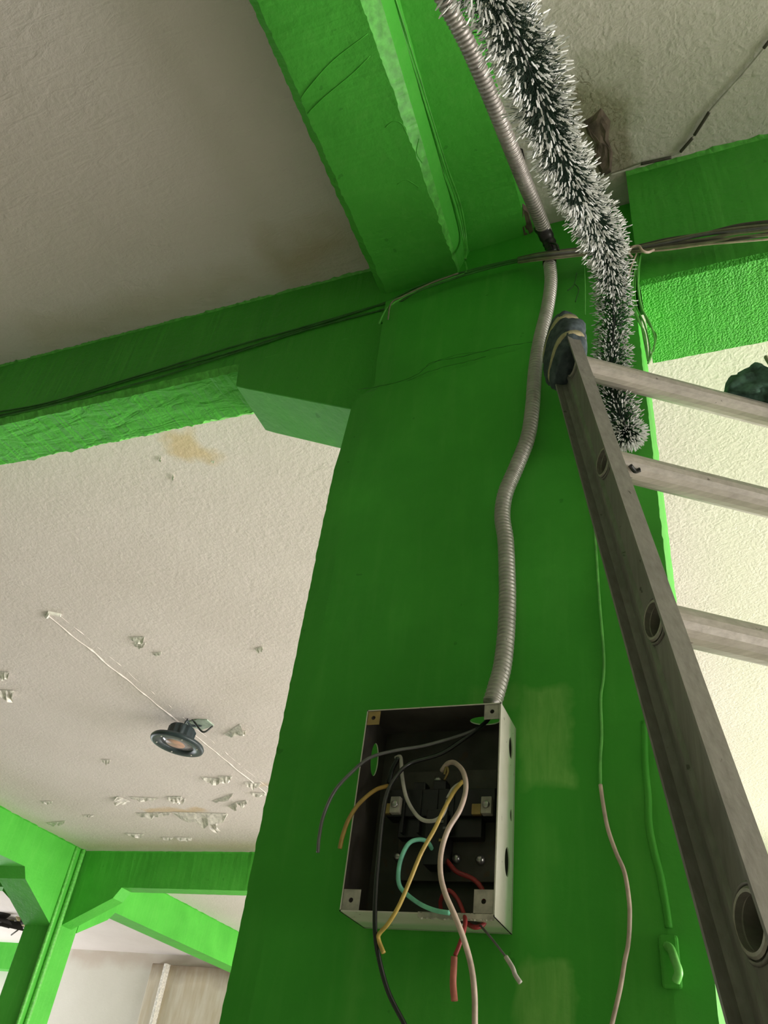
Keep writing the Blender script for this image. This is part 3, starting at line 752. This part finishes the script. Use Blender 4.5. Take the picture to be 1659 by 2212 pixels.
tab(BX0 + .001, BZ1 - .0205, .018, .019, 'brass'); tab(BX1 - .0215, BZ1 - .021, .020, .020, 'tab_metal')
tab(BX0 + .001, BZ0 + .001, .022, .023, 'tab_metal'); tab(BX1 - .024, BZ0 + .003, .022, .024, 'tab_metal')
# folded bottom edge with flaking paint
g = G(); rnd = random.Random(2)
n = 60
vs = []; fs = []
for i in range(n + 1):
    x = BX0 + .095 + (Wd - .096) * i / n; j1 = rnd.uniform(-.0008, .0008); vs += [(x, BYF - .0008, BZ0 + .0016 + j1), (x, BYF - .0008, BZ0 - .0036 + j1), (x, BYF + .002, BZ0 - .0044 + j1), (x, BYF + .002, BZ0 + .003)]
for i in range(n):
    for j in range(4): fs.append((i * 4 + j, i * 4 + (j + 1) % 4, (i + 1) * 4 + (j + 1) % 4, (i + 1) * 4 + j))
build('folded_edge', vs, fs, 'tab_metal', box)
# switchgear inside
mp = thing if False else None
g = G(); g.box((BX0 + .040, .980, BZ0 + .050), (BX1 - .018, .984, BZ0 + .185)); bevel(g.obj('mounting_plate', 'box_steel_in', box), .0008)
g = G(); g.box((BX0 + .030, .955, BZ0 + .118), (BX1 - .012, .980, BZ0 + .152)); g.box((BX0 + .045, .962, BZ0 + .095), (BX1 - .03, .98, BZ0 + .12))
g.box((BX0 + .085, .950, BZ0 + .06), (BX0 + .112, .98, BZ0 + .125)); g.box((BX0 + .062, .957, BZ0 + .15), (BX0 + .078, .975, BZ0 + .162)); g.box((BX0 + .088, .957, BZ0 + .15), (BX0 + .105, .975, BZ0 + .164))
sw = bevel(g.obj('terminal_block', 'black_plastic', box), .0015)
for k in range(4):
    g = G(); xx = BX0 + .052 + k * .021; g.box((xx, .953, BZ0 + .098), (xx + .003, .972, BZ0 + .15)); g.obj('divider', 'black_plastic', sw)
def lug(x, z):
    g = G(); g.box((x - .0075, .946, z - .010), (x + .0055, .958, z + .010)); bevel(g.obj('terminal_lug', 'tab_metal', box), .001)
    lathe('lug_screw', [(.0045, .0), (.004, -.003), (.0, -.002)], 'screw_steel', box, Vector((x - .001, .946, z)), Matrix.Rotation(math.radians(-90), 3, 'X'), 14)
    g = G(); g.box((x - .020, .950, z - .010), (x - .0085, .960, z + .003)); bevel(g.obj('brass_clamp', 'brass', box), .001)
lug(BX1 - .020, BZ0 + .128); lug(BX0 + .045, BZ0 + .130)
for (px, py) in ((858, 1850), (1036, 1856), (868, 1752), (1037, 1752), (984, 1853), (945, 1685)):
    c = onY(px, py, .975); lathe('screw_head', [(.0055, .004), (.0052, 0), (.003, -.0025), (.0, -.0028)], 'screw_steel', box, c, Matrix.Rotation(math.radians(-90), 3, 'X'), 14)
for a, b, m_ in ((BX0 + .108, BZ0 + .10, 'wire_grey'), (BX0 + .100, BZ0 + .108, 'wire_grey'), (BX0 + .104, BZ0 + .086, 'brass')):
    g = G(); g.box((a, .948, b), (a + .008, .951, b + .003)); g.obj('contact', m_, box)

def Zc(x, y, Yv): return onY(600 + x * .39783, 1450 + y * .39783, Yv)
def bw(name, pts, r, mat, label, group=None): return wire(name, [Zc(*p) for p in pts], r, mat, None, label, 'wire', group)
bw('wire', [(1150, 245, .968), (1100, 300, .955), (1000, 345, .945), (800, 403, .935), (640, 430, .925), (500, 470, .912), (400, 550, .905), (310, 650, .900), (250, 780, .898), (225, 900, .898), (218, 985, .90)], .0021, 'wire_grey',
   'grey wire arching out of the box to the left, its cut end hanging free')
o = bw('wire', [(1160, 240, .965), (1120, 285, .955), (1000, 375, .948), (880, 450, .942), (720, 500, .930), (640, 575, .915), (592, 670, .905), (568, 800, .900), (548, 1000, .897), (532, 1200, .896), (528, 1400, .898), (548, 1550, .905), (600, 1740, .915), (690, 1920, .925), (760, 2060, .93)], .0026, 'wire_black',
   'long black wire looping from the conduit hole down past the box')
bw('wire', [(505 + 498, 598, .925), (960, 650, .915), (905, 745, .905), (850, 860, .898), (780, 985, .893), (720, 1130, .890), (660, 1270, .890), (600, 1370, .892), (552, 1425, .897), (548, 1460, .900), (575, 1530, .900)], .0024, 'wire_yellow',
   'yellow wire running diagonally down the open box')
bw('wire', [(1003, 602, .926), (955, 635, .918), (922, 690, .914)], .0022, 'wire_white', 'short pale wire stub lying against the top of the yellow wire')
bw('wire', [(890, 540, .955), (925, 500, .945), (965, 500, .932), (1008, 550, .920), (1021, 640, .910), (990, 750, .902), (925, 860, .897), (888, 980, .893), (884, 1100, .890), (910, 1210, .888), (960, 1325, .888), (1010, 1455, .892), (1050, 1600, .900), (1068, 1750, .905), (1070, 1915, .91), (1070, 2040, .915)], .0031, 'wire_cream',
   'thick cream wire curving down the front of the box and out of the picture')
bw('wire', [(640, 470, .958), (668, 468, .952), (674, 560, .945), (700, 690, .935), (762, 790, .926), (830, 814, .92), (890, 785, .915), (925, 700, .915)], .0024, 'wire_white', 'greyish white wire hanging in a small loop inside the box')
bw('wire', [(655, 470, .95), (620, 540, .953), (605, 610, .955)], .003, 'wire_black', 'short black wire stub inside the box at upper left')
bw('wire', [(600, 622, .95), (530, 645, .93), (445, 715, .912), (385, 805, .905), (352, 895, .903), (337, 962, .903)], .0026, 'wire_ochre', 'dull ochre wire bending out over the left side of the box')
bw('wire', [(850, 1010, .962), (835, 960, .950), (810, 925, .940), (765, 914, .932), (712, 935, .926), (672, 1010, .922), (655, 1095, .922), (662, 1165, .924), (705, 1215, .924), (780, 1268, .920), (860, 1300, .915), (932, 1312, .912)], .0026, 'wire_mint', 'mint green wire curled in an open ring in the box')
bw('wire', [(895, 1000, .965), (930, 1045, .96), (975, 1090, .955), (1055, 1125, .95), (1105, 1175, .948), (1125, 1240, .948)], .0028, 'wire_red', 'dark red wire drooping behind the lower right corner tab')
rw = bw('wire', [(885, 1300, .955), (886, 1240, .95), (925, 1190, .942), (975, 1235, .938), (1008, 1310, .93), (1018, 1360, .915), (1008, 1420, .908), (985, 1490, .906), (962, 1545, .905)], .0024, 'wire_red', 'red wire leaving the box bottom with a salmon coloured end sleeve')
wire('end_sleeve', [Zc(958, 1550, .905), Zc(955, 1620, .905), Zc(952, 1700, .905), Zc(960, 1790, .905)], .0036, 'wire_salmon', rw)
bw('wire', [(1030, 1372, .955), (1070, 1390, .945), (1110, 1380, .95), (1130, 1350, .955)], .0026, 'wire_red', 'red wire loop poking through the hole in the box bottom')
gw = bw('wire', [(1100, 1380, .945), (1160, 1450, .93), (1240, 1552, .918)], .0013, 'wire_grey', 'thin grey wire slanting down right from the box bottom, white tipped')
wire('bare_tip', [Zc(1238, 1550, .918), Zc(1275, 1610, .915), Zc(1290, 1650, .915), Zc(1318, 1692, .915)], .0024, 'wire_white', gw)
bw('wire', [(905, 590, .955), (925, 545, .950), (915, 520, .948), (905, 560, .95)], .0016, 'brass', 'thin bare copper strand above the black terminal block')

# ------------------------------------------------------------ ladder
S = .300; SC = S / .315
P3 = Vector((-.0478, .7542, .4607)) * SC
d = Vector((-.1663, .2776, 1)).normalized(); r = Vector((1, .6593, 0)); r = (r - d * r.dot(d)).normalized(); nn = d.cross(r)
if nn.y < 0: nn = -nn
HW, FW = .0355 * SC, .022 * SC
LADW = .40
lad = thing('extension_ladder', P3 - d * 6.45 * S, 'worn aluminium ladder leaning on the column, its top ends padded with cloth', 'ladder')
def LP(a, b, c): return P3 + d * a + r * b + nn * c
a_bot = -6.45 * S; a_top = 2 * S + .028
def rail(b0, sgn):
    # C channel opening away from the rungs, with rolled inner beads
    t = .0028
    prof = [(0, -HW), (-FW, -HW), (-FW, -HW + t), (-FW * .5, -HW + t), (-t * 1.2, -HW + t * 1.9), (-t, -HW + .012), (-t * 1.9, -HW + .014), (-t * 1.9, -HW + .017), (-t, -HW + .019),
            (-t, HW - .021), (-t * 2.2, HW - .018), (-t * 2.2, HW - .014), (-t, HW - .011), (-t * 1.2, HW - t * 1.9), (-FW * .5, HW - t), (-FW, HW - t), (-FW, HW), (0, HW)]
    vs = []; fs = []; n = len(prof); N = 60
    for i in range(N + 1):
        a = a_bot + (a_top - a_bot) * i / N
        for (u, v) in prof: vs.append(LP(a, b0 + u * sgn, v))
    for i in range(N):
        for j in range(n): fs.append((i * n + j, i * n + (j + 1) % n, (i + 1) * n + (j + 1) % n, (i + 1) * n + j))
    fs.append(tuple(range(n))); fs.append(tuple(N * n + j for j in range(n))[::-1])
    o = build('rail', vs, fs, 'rail_alu', lad)
    bm_ = bmesh.new(); bm_.from_mesh(o.data); bmesh.ops.recalc_face_normals(bm_, faces=bm_.faces); bm_.to_mesh(o.data); bm_.free()
    return o
RR = .0190
def punch(o, b0):
    g = G()
    for k in range(2, -6, -1):
        ring = [(math.cos(2 * math.pi * i / 32) * RR * .86 * 1.22, math.sin(2 * math.pi * i / 32) * RR * .86) for i in range(32)]
        g.add([LP(k * S + a, b0 - .02, c) for a, c in ring] + [LP(k * S + a, b0 + .02, c) for a, c in ring], [tuple(range(32)), tuple(range(63, 31, -1))] + [(i, (i + 1) % 32, 32 + (i + 1) % 32, 32 + i) for i in range(32)])
    cut = g.obj('cut', 'rail_alu'); bm_ = bmesh.new(); bm_.from_mesh(cut.data); bmesh.ops.recalc_face_normals(bm_, faces=bm_.faces); bm_.to_mesh(cut.data); bm_.free()
    m_ = o.modifiers.new('b', 'BOOLEAN'); m_.object = cut; m_.operation = 'DIFFERENCE'; m_.solver = 'EXACT'
    bpy.context.view_layer.update(); dg = bpy.context.evaluated_depsgraph_get()
    me = bpy.data.meshes.new_from_object(o.evaluated_get(dg)); o.modifiers.clear(); o.data = me
    bpy.data.objects.remove(cut, do_unlink=True)
punch(rail(0, 1), 0); punch(rail(LADW, -1), LADW)
def rung(k):
    a0 = k * S; g = G(); seg = 32
    prof = [(-.006, RR * .82), (-.006, RR * .93), (-.0045, RR * 1.0), (-.003, RR * .85), (0, RR * .80), (.0005, RR * 1.0), (.004, RR)]
    xs = [(x, q) for x, q in prof] + [(LADW * i / 10, RR) for i in range(1, 10)] + [(LADW - x, q) for x, q in prof[::-1]]
    vs = []; fs = []
    for (x, q) in xs:
        for j in range(seg):
            th = 2 * math.pi * j / seg
            fl_ = 1 - (.018 if (j % 2 == 0 and .005 < x < LADW - .005) else 0)
            el = 1.22 if (x < .002 or x > LADW - .002) else 1; vs.append(LP(a0 + math.cos(th) * q * fl_ * el, x, math.sin(th) * q * fl_))
    m_ = len(xs)
    for i in range(m_ - 1):
        for j in range(seg): fs.append((i * seg + j, i * seg + (j + 1) % seg, (i + 1) * seg + (j + 1) % seg, (i + 1) * seg + j))
    # bore of the tube
    for side, x0 in ((0, -.006), (1, LADW + .006)):
        b = len(vs); base = 0 if side == 0 else (m_ - 1) * seg
        for j in range(seg):
            th = 2 * math.pi * j / seg; vs.append(LP(a0 + math.cos(th) * RR * .8, x0 + (.08 if side == 0 else -.08), math.sin(th) * RR * .8))
        for j in range(seg): fs.append((base + j, base + (j + 1) % seg, b + (j + 1) % seg, b + j))
        fs.append(tuple(b + j for j in range(seg)))
    g.add(vs, fs); o = g.obj('rung', 'rung_alu', lad, False)
    # swaged lip around the rung end on the outer web
    g2 = G(); ring = []
    cen = LP(a0, -.0032, 0)
    for i in range(33):
        th = 2 * math.pi * i / 32; ring.append(LP(a0 + math.cos(th) * RR * 1.36, -.0032, math.sin(th) * RR * 1.08))
    sweep(g2, ring, .0016, 6, cap=False); g2.obj('swaged_lip', 'rail_alu', o, True)
    g3 = G(); disk = [LP(a0 + math.cos(2 * math.pi * i / 24) * RR * .78, .014, math.sin(2 * math.pi * i / 24) * RR * .78) for i in range(24)]
    g3.add(disk + [v + r * .001 for v in disk], [tuple(range(24)), tuple(range(47, 23, -1))] + [(i, (i + 1) % 24, 24 + (i + 1) % 24, 24 + i) for i in range(24)]); g3.obj('bore_shadow_plug', 'dark_gap', o)
    return o
rungs = {}
for k in range(2, -6, -1): rungs[k] = rung(k)
wire('tape_scrap', [LP(S - .019, .022, -.014), LP(S - .0205, .030, -.009), LP(S - .0195, .036, -.012)], .0030, 'black_plastic', rungs[1])
for b0 in (0, LADW):
    g = G(); c_ = a_bot; g.box((c_ - .012, b0 - .03 if b0 == 0 else b0 - .01, -HW - .006), (c_ + .03, b0 + .01 if b0 == 0 else b0 + .03, HW + .006), fr=lambda a, b, c: LP(a, b, c)); bevel(g.obj('rubber_foot', 'black_plastic', lad), .004)

# padding on the ladder's top end: wrapped cloth bound with two cream bands
def wrap(name, rings, mat, parent=None, seg=36, folds=.06, seed=0):
    vs = []; fs = []; n = len(rings)
    for i, (c, ua, ub, ra, rb) in enumerate(rings):
        for j in range(seg):
            th = 2 * math.pi * j / seg
            k_ = 1 + folds * noise.noise(Vector((math.cos(th) * 1.8 + seed, math.sin(th) * 1.8, i * .28))) + folds * .5 * noise.noise(Vector((math.cos(th) * 5 + seed, math.sin(th) * 5, i * .9)))
            e = .75
            cx = math.copysign(abs(math.cos(th)) ** e, math.cos(th)); sx = math.copysign(abs(math.sin(th)) ** e, math.sin(th))
            vs.append(c + ua * cx * ra * k_ + ub * sx * rb * k_)
    for i in range(n - 1):
        for j in range(seg): fs.append((i * seg + j, i * seg + (j + 1) % seg, (i + 1) * seg + (j + 1) % seg, (i + 1) * seg + j))
    fs.append(tuple(range(seg))[::-1]); fs.append(tuple((n - 1) * seg + j for j in range(seg)))
    return build(name, vs, fs, mat, parent, True)
def LT(a, b, c): return LP(2 * S + a, b, c)
# slanted wrap: the plane of each turn tilts down towards the far flange
ua = (r * .9 + d * .15).normalized(); ub = (nn - d * .30).normalized()
def padring(t):
    c = LT(-.004 + .150 * t, -.006, .006)
    bulge = max(0, math.sin(math.pi * min(1, t * .90 + .06))) ** .4
    k_ = 1.0 - .10 * math.exp(-((t - .24) / .05) ** 2) - .10 * math.exp(-((t - .66) / .05) ** 2)
    return (c, ua, ub, (.010 + .020 * bulge) * k_, (.016 + .036 * bulge) * k_)
pad = wrap('cloth_padding', [padring(t / 26) for t in range(27)], 'cloth_blue', None, 40, .10, 3)
tag(pad, 'blue grey cloth pad tied round the left top end of the ladder', 'cloth')
for t in (.24, .66):
    c, a_, b_, ra, rb = padring(t); ring = []
    for i in range(49):
        th = 2 * math.pi * i / 48; cx = math.copysign(abs(math.cos(th)) ** .75, math.cos(th)); sx = math.copysign(abs(math.sin(th)) ** .75, math.sin(th))
        ring.append((c, cx, sx))
    vs = []; fs = []
    for (cc_, cx, sx) in ring[:-1]:
        for off, sc_2 in ((-.0105, .98), (-.0095, 1.07), (.0095, 1.07), (.0105, .98)):
            vs.append(c + a_ * cx * ra * sc_2 + b_ * sx * rb * sc_2 + d * off)
    for i in range(48):
        for j in range(3): fs.append((i * 4 + j, ((i + 1) % 48) * 4 + j, ((i + 1) % 48) * 4 + j + 1, i * 4 + j + 1))
    build('binding_strip', vs, fs, 'tie_cream', pad, True)
# draped dark cloth at the right end of the top rung
def drape():
    rings = []
    for i in range(25):
        u = i / 24; b = .255 + .19 * u
        lift = .022 + .030 * min(1, u * 2.6) + .006 * math.sin(u * 9)
        ra = .006 + .040 * min(1, u * 2.4) ** .8 + .005 * math.sin(u * 14); rb = .012 + .022 * min(1, u * 2)
        rings.append((LT(lift, b, -.012 - .016 * min(1, u * 2.6)), (d - r * .25).normalized(), nn, ra, rb))
    o = wrap('draped_cloth', rings, 'cloth_green', None, 44, .60, 8)
    tag(o, 'dark green crumpled cloth draped over the right end of the top rung', 'cloth')
    wire('hem', [LT(.085, .330, -.060), LT(.066, .308, -.070), LT(.030, .306, -.068), LT(.006, .325, -.054), LT(-.010, .36, -.030), LT(-.018, .43, -.026)], .0030, 'cable_olive', o, n=6, seg=6)
    # flap hanging below the rung
    pts = [(-.012, .352, .020), (-.020, .372, .026), (-.036, .374, .022), (-.060, .400, .018), (-.095, .425, .02), (-.09, .46, .02), (-.0, .46, .02)]
    g = G(); n = len(pts); P = [LT(*p) for p in pts]
    g.add(P + [p + nn * .004 for p in P], [tuple(range(n)), tuple(range(2 * n - 1, n - 1, -1))] + [(i, (i + 1) % n, n + (i + 1) % n, n + i) for i in range(n)])
    g.obj('hanging_flap', 'cloth_green', o)
drape()

# ------------------------------------------------------------ tinsel garland
GP = [(1000, -160, .78), (1035, -70, .80), (1078, 10, .84), (1128, 105, .88), (1168, 215, .95), (1206, 320, 1.04), (1250, 415, 1.15), (1292, 490, 1.29), (1316, 560, 1.42), (1326, 640, 1.50), (1325, 715, 1.48), (1322, 780, 1.455), (1322, 840, 1.41), (1340, 890, 1.37), (1352, 930, 1.345)]
gpath = resample(catmull([atD(*p) for p in GP], 12), .0016)
gar = thing('tinsel_garland', gpath[-1], 'dark green tinsel garland with frosted white tips hanging in front of the column', 'garland')
g = G(); sweep(g, gpath[::6], .0022, 6); g.obj('twisted_stem', 'wire_grey', gar, True)
rnd = random.Random(21); V = []; Fc = []; FM = []
NP = len(gpath)
def needle(p, dirv, L, wd, tw=2.0, tip=1):
    """three sided bristle: dark lower length, frosted tip that swells slightly"""
    q = dirv.orthogonal().normalized(); s_ = dirv.cross(q)
    rot = rnd.uniform(0, 6.28); k = len(V); bend = q * rnd.uniform(-.004, .004)
    for (t, w_) in ((0, .5), (.80, .6), (.82, tw), (.95, tw * 1.05), (1.0, tw * .5)):
        c = p + dirv * (L * t) + bend * t * t
        for j in range(3):
            a = rot + j * 2.094; V.append(c + (q * math.cos(a) + s_ * math.sin(a)) * wd * w_)
    for i in range(4):
        for j in range(3):
            Fc.append((k + i * 3 + j, k + i * 3 + (j + 1) % 3, k + (i + 1) * 3 + (j + 1) % 3, k + (i + 1) * 3 + j)); FM.append(0 if i < 1 else tip)
    Fc.append((k + 12, k + 13, k + 14)); FM.append(tip)
for i in range(NP):
    p = gpath[i]; t = (gpath[min(i + 1, NP - 1)] - gpath[max(i - 1, 0)]).normalized()
    q = t.orthogonal().normalized(); s_ = t.cross(q)
    s = i * .0016
    R_ = .036 * (1 + .10 * noise.noise(Vector((s * 14, 0, 0))) + .05 * math.sin(s * 60))
    for m_ in range(15):
        a = rnd.uniform(0, 2 * math.pi); lump = 1 + .30 * noise.noise(Vector((math.cos(a) * 1.3, math.sin(a) * 1.3, s * 22)))
        dv = (q * math.cos(a) + s_ * math.sin(a) + t * rnd.gauss(.0, .42)).normalized()
        needle(p, dv, R_ * lump * rnd.uniform(.66, 1.10) * (1 if m_ < 9 else .88), .00044, *((2.0, 1) if m_ < 9 else (.7, 0)))
# brush end
p = gpath[-1]; t = (gpath[-1] - gpath[-6]).normalized(); q = t.orthogonal().normalized(); s_ = t.cross(q)
for _ in range(500):
    a = rnd.uniform(0, 6.283); b = rnd.uniform(0, 1); dv = (t * b + (q * math.cos(a) + s_ * math.sin(a)) * math.sqrt(1 - b * b)).normalized(); needle(p, dv, .035 * rnd.uniform(.8, 1.05), .00042)
nd = build('needles', V, Fc, None, gar, False, ['needle_dark', 'needle_tip'], FM); nd['kind'] = 'stuff'
